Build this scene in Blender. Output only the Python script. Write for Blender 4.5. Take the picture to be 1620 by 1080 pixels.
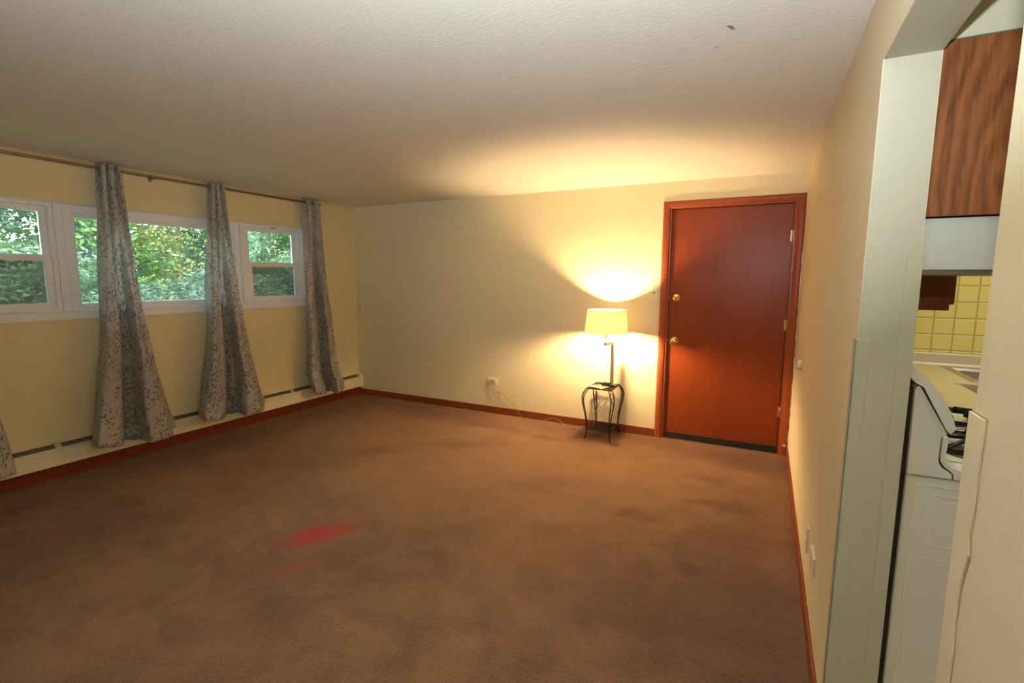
import bpy, bmesh, math, random
from mathutils import Vector, Matrix
import numpy as np
for o in list(bpy.data.objects): bpy.data.objects.remove(o)
S = bpy.context.scene
C = S.collection
PI = math.pi

# ------------------------------------------------------------------ camera
def make_camera():
    yaw, pitch, roll = 0.47331, 0.12720, 0.004697
    cy, sy, cp, sp, cr, sr = math.cos(yaw), math.sin(yaw), math.cos(pitch), math.sin(pitch), math.cos(roll), math.sin(roll)
    f = Vector((-sy*cp, cy*cp, -sp)); r = Vector((cy, sy, 0)); u = r.cross(f)
    r2 = cr*r + sr*u; u2 = -sr*r + cr*u
    m = Matrix(((r2.x, u2.x, -f.x, -0.2385), (r2.y, u2.y, -f.y, -4.5677), (r2.z, u2.z, -f.z, 1.4535), (0, 0, 0, 1)))
    cd = bpy.data.cameras.new('camera'); co = bpy.data.objects.new('camera', cd); C.objects.link(co)
    co.matrix_world = m; cd.lens = 781.59/1620*36; cd.sensor_width = 36; cd.clip_start = 0.02; cd.clip_end = 200
    S.camera = co
make_camera()

# ------------------------------------------------------------------ world, lights, exposure
S.view_settings.view_transform = 'Standard'
try: S.view_settings.look = 'None'
except Exception: pass
S.view_settings.gamma = 1
S.view_settings.use_curve_mapping = False
S.view_settings.exposure = 0.0
w = bpy.data.worlds.new('overcast_sky'); S.world = w; w.use_nodes = True
nt = w.node_tree; nt.nodes.clear()
wo = nt.nodes.new('ShaderNodeOutputWorld'); bg = nt.nodes.new('ShaderNodeBackground')
tc = nt.nodes.new('ShaderNodeTexCoord'); sx = nt.nodes.new('ShaderNodeSeparateXYZ'); rp = nt.nodes.new('ShaderNodeValToRGB')
nt.links.new(tc.outputs['Generated'], sx.inputs[0]); nt.links.new(sx.outputs['Z'], rp.inputs[0])
rp.color_ramp.elements[0].position = 0.0; rp.color_ramp.elements[0].color = (0.86, 0.94, 1, 1)
rp.color_ramp.elements[1].position = 0.8; rp.color_ramp.elements[1].color = (0.62, 0.80, 1, 1)
nt.links.new(rp.outputs[0], bg.inputs[0]); bg.inputs[1].default_value = 12.0
nt.links.new(bg.outputs[0], wo.inputs[0])

def area_light(name, loc, target, size, power, color, size_y=None, spread=PI):
    ld = bpy.data.lights.new(name, 'AREA'); ld.energy = power; ld.color = color; ld.size = size; ld.spread = spread
    if size_y: ld.shape = 'RECTANGLE'; ld.size_y = size_y
    o = bpy.data.objects.new(name, ld); C.objects.link(o); o.location = loc
    d = Vector(target)-Vector(loc); o.rotation_euler = d.to_track_quat('-Z', 'Y').to_euler()
    return o
# hazy autumn sun from high over the building
sl = bpy.data.lights.new('sun', 'SUN'); sl.energy = 20.0; sl.angle = math.radians(6); sl.color = (1, .95, .82)
so = bpy.data.objects.new('sun', sl); C.objects.link(so); so.rotation_euler = (math.radians(32), math.radians(30), 0)
# flash of the camera, on its shoe above the lens, tilted up at the ceiling
area_light('camera_flash', (-0.245, -4.60, 1.66), (-0.595, -4.00, 2.51), 0.06, 53, (.90, 1, 1.07), 0.04, math.radians(143))
# kitchen ceiling lamp (out of view, behind the wall)
area_light('kitchen_ceiling_light', (1.30, -3.15, 2.26), (1.30, -3.15, 0), 0.35, 17, (1, .88, .64))
area_light('kitchen_sink_light', (1.25, -1.25, 2.26), (1.25, -1.25, 0), 0.35, 16, (1, .92, .72))  # added fill over the sink that brightens the tiles, no known fixture

# ------------------------------------------------------------------ material helpers
def mat(name):
    m = bpy.data.materials.new(name); m.use_nodes = True
    n = m.node_tree; b = n.nodes['Principled BSDF']
    return m, n, b
def N(n, t, **kw):
    x = n.nodes.new(t)
    for k, v in kw.items():
        if k.startswith('i_'):
            x.inputs[k[2:].replace('_', ' ')].default_value = v
        else: setattr(x, k, v)
    return x
def simple(name, col, rough=.5, metal=0, bump=0, bscale=300, var=0, vscale=8, spec=None):
    m, n, b = mat(name)
    b.inputs['Base Color'].default_value = (*col, 1); b.inputs['Roughness'].default_value = rough; b.inputs['Metallic'].default_value = metal
    if spec is not None: b.inputs['Specular IOR Level'].default_value = spec
    tcn = N(n, 'ShaderNodeTexCoord')
    if var:
        ns = N(n, 'ShaderNodeTexNoise', i_Scale=vscale, i_Detail=4.0)
        n.links.new(tcn.outputs['Object'], ns.inputs['Vector'])
        mx = N(n, 'ShaderNodeMixRGB'); mx.inputs[1].default_value = (*[c*(1-var) for c in col], 1); mx.inputs[2].default_value = (*[min(1, c*(1+var)) for c in col], 1)
        n.links.new(ns.outputs['Fac'], mx.inputs[0]); n.links.new(mx.outputs[0], b.inputs['Base Color'])
    if bump:
        ns = N(n, 'ShaderNodeTexNoise', i_Scale=bscale, i_Detail=3.0)
        n.links.new(tcn.outputs['Object'], ns.inputs['Vector'])
        bp = N(n, 'ShaderNodeBump'); bp.inputs['Strength'].default_value = bump; bp.inputs['Distance'].default_value = .003
        n.links.new(ns.outputs['Fac'], bp.inputs['Height']); n.links.new(bp.outputs[0], b.inputs['Normal'])
    return m
def math_node(n, op, a, b=None, clamp=False):
    x = N(n, 'ShaderNodeMath', operation=op); x.use_clamp = clamp
    for i, v in enumerate((a, b)):
        if v is None: continue
        if isinstance(v, (int, float)): x.inputs[i].default_value = v
        else: n.links.new(v, x.inputs[i])
    return x.outputs[0]
def blob(n, vec, c, r, rot=0, soft=.5):
    """soft elliptical mask around a place (object space)"""
    mp = N(n, 'ShaderNodeMapping'); mp.vector_type = 'TEXTURE'
    mp.inputs['Location'].default_value = c; mp.inputs['Rotation'].default_value = (0, 0, rot); mp.inputs['Scale'].default_value = r
    n.links.new(vec, mp.inputs['Vector'])
    ln = N(n, 'ShaderNodeVectorMath', operation='LENGTH'); n.links.new(mp.outputs[0], ln.inputs[0])
    mr = N(n, 'ShaderNodeMapRange'); mr.interpolation_type = 'SMOOTHSTEP'
    mr.inputs['From Min'].default_value = 1+soft; mr.inputs['From Max'].default_value = 1-soft
    n.links.new(ln.outputs['Value'], mr.inputs['Value'])
    return mr.outputs['Result']
def mixc(n, fac, a, b, mode='MIX'):
    x = N(n, 'ShaderNodeMixRGB', blend_type=mode)
    for i, v in ((0, fac), (1, a), (2, b)):
        if isinstance(v, (int, float)): x.inputs[i].default_value = v
        elif isinstance(v, tuple): x.inputs[i].default_value = (*v, 1)
        else: n.links.new(v, x.inputs[i])
    return x.outputs[0]
def distorted(n, vec, scale, amt):
    ns = N(n, 'ShaderNodeTexNoise', i_Scale=scale, i_Detail=3.0); n.links.new(vec, ns.inputs['Vector'])
    sb = N(n, 'ShaderNodeVectorMath', operation='SUBTRACT'); n.links.new(ns.outputs['Color'], sb.inputs[0]); sb.inputs[1].default_value = (.5, .5, .5)
    sc = N(n, 'ShaderNodeVectorMath', operation='SCALE'); n.links.new(sb.outputs[0], sc.inputs[0]); sc.inputs['Scale'].default_value = amt
    ad = N(n, 'ShaderNodeVectorMath', operation='ADD'); n.links.new(vec, ad.inputs[0]); n.links.new(sc.outputs[0], ad.inputs[1])
    return ad.outputs[0]

def carpet_mat():
    m, n, b = mat('carpet_brown')
    t = N(n, 'ShaderNodeTexCoord'); vec = t.outputs['Object']
    dv = distorted(n, vec, 3.5, .35)
    big = N(n, 'ShaderNodeTexNoise', i_Scale=.9, i_Detail=4.0); n.links.new(vec, big.inputs['Vector'])
    mid = N(n, 'ShaderNodeTexNoise', i_Scale=4.5, i_Detail=6.0, i_Roughness=.6); n.links.new(dv, mid.inputs['Vector'])
    fine = N(n, 'ShaderNodeTexNoise', i_Scale=170.0, i_Detail=3.0, i_Roughness=.6); n.links.new(vec, fine.inputs['Vector'])
    f2 = N(n, 'ShaderNodeTexNoise', i_Scale=60.0, i_Detail=2.0); n.links.new(vec, f2.inputs['Vector'])
    rb = N(n, 'ShaderNodeValToRGB'); rb.color_ramp.elements[0].position = .35; rb.color_ramp.elements[1].position = .65
    rb.color_ramp.elements[0].color = (.225, .098, .034, 1); rb.color_ramp.elements[1].color = (.345, .170, .060, 1)
    n.links.new(big.outputs['Fac'], rb.inputs[0]); col = rb.outputs[0]
    rm = N(n, 'ShaderNodeValToRGB'); rm.color_ramp.elements[0].position = .36; rm.color_ramp.elements[1].position = .6
    rm.color_ramp.elements[0].color = (.74, .68, .66, 1); rm.color_ramp.elements[1].color = (1, 1, 1, 1)
    n.links.new(mid.outputs['Fac'], rm.inputs[0]); col = mixc(n, 1.0, col, rm.outputs[0], 'MULTIPLY')
    # fibre speckle
    rf = N(n, 'ShaderNodeValToRGB'); rf.color_ramp.elements[0].position = .3; rf.color_ramp.elements[1].position = .7
    rf.color_ramp.elements[0].color = (.45, .42, .40, 1); rf.color_ramp.elements[1].color = (1.15, 1.15, 1.15, 1)
    n.links.new(fine.outputs['Fac'], rf.inputs[0]); col = mixc(n, .8, col, rf.outputs[0], 'MULTIPLY')
    # worn, paler traffic area
    worn = blob(n, dv, (-2.4, -1.3, 0), (1.9, 1.05, 5), .1, .7)
    col = mixc(n, math_node(n, 'MULTIPLY', worn, .38), col, (.36, .205, .095))
    # reddish dirty stains, and long darker bands along the walls
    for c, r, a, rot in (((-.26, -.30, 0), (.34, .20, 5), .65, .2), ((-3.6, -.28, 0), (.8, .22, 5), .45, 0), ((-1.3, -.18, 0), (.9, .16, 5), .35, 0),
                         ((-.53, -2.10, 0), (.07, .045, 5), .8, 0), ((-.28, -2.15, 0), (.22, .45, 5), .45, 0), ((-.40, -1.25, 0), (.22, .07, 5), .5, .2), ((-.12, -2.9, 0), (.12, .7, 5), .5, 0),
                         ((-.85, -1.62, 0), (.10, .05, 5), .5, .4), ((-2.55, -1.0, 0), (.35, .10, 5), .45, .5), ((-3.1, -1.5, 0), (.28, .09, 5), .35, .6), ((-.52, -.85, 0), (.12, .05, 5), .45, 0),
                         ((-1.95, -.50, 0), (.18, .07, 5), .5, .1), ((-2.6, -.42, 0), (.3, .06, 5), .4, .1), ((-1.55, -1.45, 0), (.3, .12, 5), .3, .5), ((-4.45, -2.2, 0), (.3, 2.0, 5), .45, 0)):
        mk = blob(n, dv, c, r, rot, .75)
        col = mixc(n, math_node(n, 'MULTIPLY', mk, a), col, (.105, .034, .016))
    dv2 = distorted(n, vec, 14, .09)
    mk = blob(n, dv2, (-2.43, -2.70, 0), (.16, .085, 5), 1.05, .75)
    col = mixc(n, math_node(n, 'MULTIPLY', mk, .9), col, (.46, .016, .018))
    mk = blob(n, dv2, (-2.27, -3.00, 0), (.10, .035, 5), 1.1, .8)
    col = mixc(n, math_node(n, 'MULTIPLY', mk, .45), col, (.36, .03, .03))
    n.links.new(col, b.inputs['Base Color']); b.inputs['Roughness'].default_value = 1; b.inputs['Specular IOR Level'].default_value = .1
    b.inputs['Sheen Weight'].default_value = .15
    h = math_node(n, 'ADD', fine.outputs['Fac'], math_node(n, 'MULTIPLY', f2.outputs['Fac'], .8))
    bp = N(n, 'ShaderNodeBump'); bp.inputs['Strength'].default_value = .9; bp.inputs['Distance'].default_value = .013
    n.links.new(h, bp.inputs['Height']); n.links.new(bp.outputs[0], b.inputs['Normal'])
    return m

def wood(name, dark, light, scale=1.0, rough=.35, axis='Z', grain=.6, ring=0, bump=.15):
    m, n, b = mat(name)
    t = N(n, 'ShaderNodeTexCoord'); mp = N(n, 'ShaderNodeMapping')
    sc = {'Z': (1, 1, .06), 'X': (.06, 1, 1), 'Y': (1, .06, 1)}[axis]
    mp.inputs['Scale'].default_value = tuple(s*scale for s in sc)
    n.links.new(t.outputs['Object'], mp.inputs['Vector'])
    ns = N(n, 'ShaderNodeTexNoise', i_Scale=90.0, i_Detail=6.0, i_Roughness=.65); n.links.new(mp.outputs[0], ns.inputs['Vector'])
    n2 = N(n, 'ShaderNodeTexNoise', i_Scale=7.0, i_Detail=3.0); n.links.new(mp.outputs[0], n2.inputs['Vector'])
    fac = mixc(n, .45, ns.outputs['Fac'], n2.outputs['Fac'])
    if ring:
        mp2 = N(n, 'ShaderNodeMapping'); mp2.inputs['Scale'].default_value = (1, 1, .22); mp2.inputs['Location'].default_value = (.01, .39, -.012)
        n.links.new(t.outputs['Object'], mp2.inputs['Vector'])
        wv = N(n, 'ShaderNodeTexWave', wave_type='RINGS', rings_direction='SPHERICAL'); wv.inputs['Scale'].default_value = 11; wv.inputs['Distortion'].default_value = 4.5
        wv.inputs['Detail'].default_value = 3; wv.inputs['Detail Scale'].default_value = 3
        n.links.new(mp2.outputs[0], wv.inputs['Vector'])
        fac = mixc(n, ring, fac, wv.outputs['Fac'])
    r = N(n, 'ShaderNodeValToRGB'); r.color_ramp.elements[0].position = .5-grain/2; r.color_ramp.elements[1].position = .5+grain/2
    r.color_ramp.elements[0].color = (*dark, 1); r.color_ramp.elements[1].color = (*light, 1)
    n.links.new(fac, r.inputs[0]); n.links.new(r.outputs[0], b.inputs['Base Color'])
    b.inputs['Roughness'].default_value = rough; b.inputs['Specular IOR Level'].default_value = .20
    bp = N(n, 'ShaderNodeBump'); bp.inputs['Strength'].default_value = bump; bp.inputs['Distance'].default_value = .002
    n.links.new(ns.outputs['Fac'], bp.inputs['Height']); n.links.new(bp.outputs[0], b.inputs['Normal'])
    return m

def wall_paint(name, col, marks=(), bump=.12):
    m, n, b = mat(name)
    t = N(n, 'ShaderNodeTexCoord'); vec = t.outputs['Object']
    ns = N(n, 'ShaderNodeTexNoise', i_Scale=1.6, i_Detail=3.0); n.links.new(vec, ns.inputs['Vector'])
    c = mixc(n, ns.outputs['Fac'], tuple(x*.95 for x in col), tuple(min(1, x*1.04) for x in col))
    for (ctr, rad, mc, a) in marks:
        mk = blob(n, distorted(n, vec, 30, .01), ctr, rad, 0, .6)
        c = mixc(n, math_node(n, 'MULTIPLY', mk, a), c, mc)
    n.links.new(c, b.inputs['Base Color']); b.inputs['Roughness'].default_value = .55; b.inputs['Specular IOR Level'].default_value = .25
    f = N(n, 'ShaderNodeTexNoise', i_Scale=120.0, i_Detail=3.0); n.links.new(vec, f.inputs['Vector'])
    bp = N(n, 'ShaderNodeBump'); bp.inputs['Strength'].default_value = bump; bp.inputs['Distance'].default_value = .004
    n.links.new(f.outputs['Fac'], bp.inputs['Height']); n.links.new(bp.outputs[0], b.inputs['Normal'])
    return m

def ceiling_mat():
    m, n, b = mat('ceiling_texture_paint')
    t = N(n, 'ShaderNodeTexCoord'); vec = t.outputs['Object']
    c = (.84, .825, .76)
    dv = distorted(n, vec, 40, .015)
    col = mixc(n, math_node(n, 'MULTIPLY', blob(n, dv, (-.400, -2.655, 2.29), (.007, .022, 1), -.5, .4), .9), c, (.32, .16, .05))
    col = mixc(n, math_node(n, 'MULTIPLY', blob(n, dv, (-.455, -2.52, 2.29), (.006, .006, 1), 0, .4), .6), col, (.30, .22, .14))
    n.links.new(col, b.inputs['Base Color']); b.inputs['Roughness'].default_value = .7; b.inputs['Specular IOR Level'].default_value = .2
    mp = N(n, 'ShaderNodeMapping'); mp.inputs['Scale'].default_value = (1, 2.2, 1); n.links.new(vec, mp.inputs['Vector'])
    f = N(n, 'ShaderNodeTexNoise', i_Scale=38.0, i_Detail=4.0, i_Roughness=.55); n.links.new(mp.outputs[0], f.inputs['Vector'])
    bp = N(n, 'ShaderNodeBump'); bp.inputs['Strength'].default_value = .13; bp.inputs['Distance'].default_value = .010
    n.links.new(f.outputs['Fac'], bp.inputs['Height']); n.links.new(bp.outputs[0], b.inputs['Normal'])
    return m

def curtain_mat():
    m, n, b = mat('curtain_fabric_floral')
    uv = N(n, 'ShaderNodeUVMap'); vec = uv.outputs[0]
    dv = distorted(n, vec, 9, .05)
    # leaf shaped dots gathered in sprigs
    v = N(n, 'ShaderNodeTexVoronoi', feature='F1'); v.inputs['Scale'].default_value = 56; v.inputs['Randomness'].default_value = .95
    mpv = N(n, 'ShaderNodeMapping'); mpv.inputs['Scale'].default_value = (1, .75, 1); n.links.new(dv, mpv.inputs['Vector']); n.links.new(mpv.outputs[0], v.inputs['Vector'])
    leaf = N(n, 'ShaderNodeMapRange'); leaf.inputs['From Min'].default_value = .46; leaf.inputs['From Max'].default_value = .36; n.links.new(v.outputs['Distance'], leaf.inputs['Value'])
    cl = N(n, 'ShaderNodeTexNoise', i_Scale=8.0, i_Detail=2.5, i_Roughness=.6); n.links.new(vec, cl.inputs['Vector'])
    mk = N(n, 'ShaderNodeMapRange'); mk.inputs['From Min'].default_value = .43; mk.inputs['From Max'].default_value = .48; n.links.new(cl.outputs['Fac'], mk.inputs['Value'])
    dots = math_node(n, 'MULTIPLY', leaf.outputs[0], mk.outputs[0])
    # thin stems
    st = N(n, 'ShaderNodeTexNoise', i_Scale=7.0, i_Detail=1.0); n.links.new(dv, st.inputs['Vector'])
    ds = math_node(n, 'ABSOLUTE', math_node(n, 'SUBTRACT', st.outputs['Fac'], .52))
    stem = N(n, 'ShaderNodeMapRange'); stem.inputs['From Min'].default_value = .009; stem.inputs['From Max'].default_value = .004; n.links.new(ds, stem.inputs['Value'])
    pat = math_node(n, 'MAXIMUM', dots, math_node(n, 'MULTIPLY', stem.outputs[0], .55), True)
    wv = N(n, 'ShaderNodeTexNoise', i_Scale=220.0, i_Detail=2.0); n.links.new(vec, wv.inputs['Vector'])
    ground = mixc(n, wv.outputs['Fac'], (.50, .455, .40), (.66, .61, .545))
    col = mixc(n, math_node(n, 'MULTIPLY', pat, .90), ground, (.13, .10, .08))
    n.links.new(col, b.inputs['Base Color']); b.inputs['Roughness'].default_value = .42; b.inputs['Sheen Weight'].default_value = .2
    b.inputs['Specular IOR Level'].default_value = .5
    tr = N(n, 'ShaderNodeBsdfTranslucent'); tcol = mixc(n, math_node(n, 'MULTIPLY', pat, .6), (.92, .92, .92), (.22, .21, .20)); n.links.new(tcol, tr.inputs['Color'])
    ms = N(n, 'ShaderNodeMixShader'); ms.inputs[0].default_value = .40
    out = n.nodes['Material Output']
    n.links.new(b.outputs[0], ms.inputs[1]); n.links.new(tr.outputs[0], ms.inputs[2]); n.links.new(ms.outputs[0], out.inputs['Surface'])
    bp = N(n, 'ShaderNodeBump'); bp.inputs['Strength'].default_value = .15; bp.inputs['Distance'].default_value = .001
    n.links.new(wv.outputs['Fac'], bp.inputs['Height']); n.links.new(bp.outputs[0], b.inputs['Normal'])
    return m

def glass_mat():
    m = bpy.data.materials.new('window_glass'); m.use_nodes = True; n = m.node_tree; n.nodes.clear()
    out = N(n, 'ShaderNodeOutputMaterial'); tr = N(n, 'ShaderNodeBsdfTransparent'); tr.inputs[0].default_value = (.95, .98, .96, 1)
    gl = N(n, 'ShaderNodeBsdfGlossy'); gl.inputs['Roughness'].default_value = .03
    df = N(n, 'ShaderNodeBsdfTranslucent'); df.inputs[0].default_value = (.8, .95, .95, 1)
    t = N(n, 'ShaderNodeTexCoord'); ns = N(n, 'ShaderNodeTexNoise', i_Scale=2.2, i_Detail=4.0); n.links.new(t.outputs['Object'], ns.inputs['Vector'])
    mr = N(n, 'ShaderNodeMapRange'); mr.inputs['From Min'].default_value = .4; mr.inputs['From Max'].default_value = .7; mr.inputs['To Min'].default_value = .01; mr.inputs['To Max'].default_value = .045
    n.links.new(ns.outputs['Fac'], mr.inputs['Value'])
    m1 = N(n, 'ShaderNodeMixShader'); n.links.new(mr.outputs[0], m1.inputs[0]); n.links.new(tr.outputs[0], m1.inputs[1]); n.links.new(df.outputs[0], m1.inputs[2])
    fr = N(n, 'ShaderNodeFresnel'); fr.inputs['IOR'].default_value = 1.45
    m2 = N(n, 'ShaderNodeMixShader'); n.links.new(fr.outputs[0], m2.inputs[0]); n.links.new(m1.outputs[0], m2.inputs[1]); n.links.new(gl.outputs[0], m2.inputs[2])
    n.links.new(m2.outputs[0], out.inputs['Surface'])
    return m

def screen_mat():
    m = bpy.data.materials.new('insect_screen_mesh'); m.use_nodes = True; n = m.node_tree; n.nodes.clear()
    out = N(n, 'ShaderNodeOutputMaterial'); tr = N(n, 'ShaderNodeBsdfTransparent'); tr.inputs[0].default_value = (.9, .9, .88, 1)
    df = N(n, 'ShaderNodeBsdfDiffuse'); df.inputs[0].default_value = (.13, .12, .10, 1)
    ms = N(n, 'ShaderNodeMixShader'); ms.inputs[0].default_value = .55
    n.links.new(tr.outputs[0], ms.inputs[1]); n.links.new(df.outputs[0], ms.inputs[2]); n.links.new(ms.outputs[0], out.inputs['Surface'])
    return m
def translucent(name, col, fac, rough=.7, var=None, scale=3):
    m, n, b = mat(name)
    b.inputs['Roughness'].default_value = rough
    tr = N(n, 'ShaderNodeBsdfTranslucent')
    if var:
        t = N(n, 'ShaderNodeTexCoord'); ns = N(n, 'ShaderNodeTexNoise', i_Scale=scale, i_Detail=5.0, i_Roughness=.7); n.links.new(t.outputs['Object'], ns.inputs['Vector'])
        r = N(n, 'ShaderNodeValToRGB'); r.color_ramp.elements[0].position = .35; r.color_ramp.elements[1].position = .65
        r.color_ramp.elements[0].color = (*col, 1); r.color_ramp.elements[1].color = (*var, 1)
        n.links.new(ns.outputs['Fac'], r.inputs[0]); n.links.new(r.outputs[0], b.inputs['Base Color']); n.links.new(r.outputs[0], tr.inputs['Color'])
    else:
        b.inputs['Base Color'].default_value = (*col, 1); tr.inputs['Color'].default_value = (*col, 1)
    ms = N(n, 'ShaderNodeMixShader'); ms.inputs[0].default_value = fac
    n.links.new(b.outputs[0], ms.inputs[1]); n.links.new(tr.outputs[0], ms.inputs[2]); n.links.new(ms.outputs[0], n.nodes['Material Output'].inputs['Surface'])
    return m

def tile_mat():
    m, n, b = mat('yellow_ceramic_tile')
    t = N(n, 'ShaderNodeTexCoord'); s = N(n, 'ShaderNodeSeparateXYZ'); n.links.new(t.outputs['Object'], s.inputs[0])
    def edge(v, off):
        f = math_node(n, 'FRACT', math_node(n, 'DIVIDE', math_node(n, 'SUBTRACT', v, off), .108))
        d = math_node(n, 'MINIMUM', f, math_node(n, 'SUBTRACT', 1.0, f))
        return d
    d = math_node(n, 'MINIMUM', edge(s.outputs['X'], .021), edge(s.outputs['Z'], .985))
    g = N(n, 'ShaderNodeMapRange'); g.inputs['From Min'].default_value = .028; g.inputs['From Max'].default_value = .014; n.links.new(d, g.inputs['Value'])
    col = mixc(n, g.outputs[0], (.72, .62, .20), (.42, .37, .16))
    n.links.new(col, b.inputs['Base Color']); b.inputs['Roughness'].default_value = .22
    h = N(n, 'ShaderNodeMapRange'); h.interpolation_type = 'SMOOTHSTEP'; h.inputs['From Min'].default_value = .01; h.inputs['From Max'].default_value = .06; n.links.new(d, h.inputs['Value'])
    bp = N(n, 'ShaderNodeBump'); bp.inputs['Strength'].default_value = 1; bp.inputs['Distance'].default_value = .004
    n.links.new(h.outputs[0], bp.inputs['Height']); n.links.new(bp.outputs[0], b.inputs['Normal'])
    return m

def emitter(name, col, strength):
    m, n, b = mat(name); b.inputs['Base Color'].default_value = (*col, 1)
    b.inputs['Emission Color'].default_value = (*col, 1); b.inputs['Emission Strength'].default_value = strength
    return m

CREAM = (.81, .715, .475)
M = {}
M['carpet'] = carpet_mat()
M['ceiling'] = ceiling_mat()
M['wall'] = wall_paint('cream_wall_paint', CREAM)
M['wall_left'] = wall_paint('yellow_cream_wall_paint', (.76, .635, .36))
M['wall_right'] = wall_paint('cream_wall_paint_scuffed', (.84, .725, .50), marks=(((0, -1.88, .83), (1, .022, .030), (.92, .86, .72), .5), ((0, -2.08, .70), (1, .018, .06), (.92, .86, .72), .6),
        ((0, -1.55, .78), (1, .012, .03), (.92, .86, .72), .4)))
M['kitchen_paint'] = wall_paint('pale_green_white_paint', (.53, .505, .375))  # colour carries the cool flash light on the jamb, darkened against clipping
M['trim_cream'] = simple('cream_trim_paint', (.80, .72, .55), .45)
M['caulk_dirt'] = simple('dirty_caulk_line', (.40, .32, .17), .7)
M['guard'] = simple('pale_corner_guard_vinyl', (.76, .735, .60), .45)
M['vinyl'] = simple('white_vinyl_frame', (.86, .865, .83), .35)
M['heater'] = simple('cream_enamel_metal', (.80, .70, .46), .4)
M['damper'] = simple('dull_brown_metal', (.16, .13, .08), .5, .4)
M['dark'] = simple('black_shadow_gap', (.02, .018, .015), .8)
M['base_red'] = wood('red_brown_base_wood', (.13, .022, .008), (.20, .036, .012), 1, .4, 'Y', .6)  # same wood darkened for the shade under the heater overhang
M['base_red_x'] = wood('red_brown_base_wood_back', (.19, .040, .013), (.28, .065, .020), 1, .4, 'X', .6)
M['door'] = wood('red_brown_door_veneer', (.185, .032, .009), (.265, .055, .015), 1.1, .30, 'Z', .7, bump=.35)
M['casing'] = wood('red_brown_casing_wood', (.27, .056, .020), (.36, .088, .031), 1, .3, 'Z', .6)
M['oak'] = wood('oak_veneer', (.115, .034, .010), (.34, .125, .038), 1, .5, 'Z', .34, ring=.13)
M['dark_wood'] = wood('dark_red_cabinet_wood', (.15, .045, .015), (.32, .11, .034), 1, .45, 'Z', .7)
M['brass'] = simple('polished_brass', (.86, .62, .24), .16, 1)
M['steel'] = simple('brushed_steel', (.62, .60, .56), .28, 1)
M['nickel'] = simple('brushed_nickel', (.66, .58, .44), .42, .8)
M['hinge'] = simple('worn_brass_hinge', (.45, .27, .12), .35, .8)
M['iron'] = simple('black_wrought_iron', (.012, .011, .010), .42, .5)
M['rubber'] = simple('black_rubber', (.012, .010, .009), .6)
M['plate'] = simple('ivory_plastic', (.82, .76, .58), .35)
M['plate_painted'] = simple('painted_over_plate', (.80, .72, .56), .5)
M['slot'] = simple('dark_slot', (.03, .025, .02), .6)
M['cord'] = simple('clear_gold_cord', (.36, .26, .12), .35)
M['plug'] = simple('gold_brown_plug', (.42, .30, .06), .4)
M['tag_white'] = simple('white_paper_tag', (.85, .72, .58), .6)
M['tag_red'] = simple('red_print', (.75, .13, .07), .6)
M['paper'] = simple('tan_paper', (.78, .62, .38), .7)
M['shade'] = translucent('cream_linen_shade', (.93, .86, .66), .55, .8)
M['bulb'] = emitter('lit_bulb', (1, .68, .34), 3300)
M['white_plastic'] = simple('white_plastic', (.82, .78, .70), .4)
M['enamel'] = simple('white_enamel', (.80, .81, .74), .18)
M['hood'] = simple('pale_grey_enamel', (.56, .58, .52), .35)
M['laminate'] = simple('yellow_beige_laminate', (.58, .49, .25), .35, var=.10, vscale=180)
M['splash'] = simple('beige_laminate_splash', (.56, .51, .36), .35, var=.08, vscale=180)
M['tile'] = tile_mat()
M['vinyl_floor'] = simple('kitchen_vinyl_floor', (.42, .34, .22), .4, var=.1)
M['curtain'] = curtain_mat()
M['rod'] = simple('bronze_rod', (.27, .20, .12), .4, .35)
M['glass'] = glass_mat()
M['screen'] = screen_mat()
M['bark'] = simple('tree_bark', (.14, .105, .075), .9, bump=.6, bscale=30, var=.3)
M['lawn'] = simple('lawn_grass', (.10, .15, .04), .9, var=.4, vscale=3)
M['leaf_green'] = translucent('leaves_mid_green', (.035, .105, .015), .4, .55, (.17, .33, .05), 2.5)
M['leaf_teal'] = translucent('leaves_blue_green', (.035, .085, .04), .35, .6, (.14, .24, .125), 2.5)
M['leaf_yellow'] = translucent('leaves_yellow_green', (.13, .20, .03), .45, .55, (.46, .44, .09), 2.0)
M['leaf_dark'] = translucent('leaves_dark', (.014, .038, .018), .3, .6, (.06, .12, .05), 2.5)
M['orange_wood'] = simple('orange_stained_post', (.48, .24, .05), .6, var=.2)
M['yellow_box'] = simple('ochre_plastic', (.55, .33, .06), .5)
M['siding'] = simple('outside_siding', (.5, .48, .42), .7)

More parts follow.
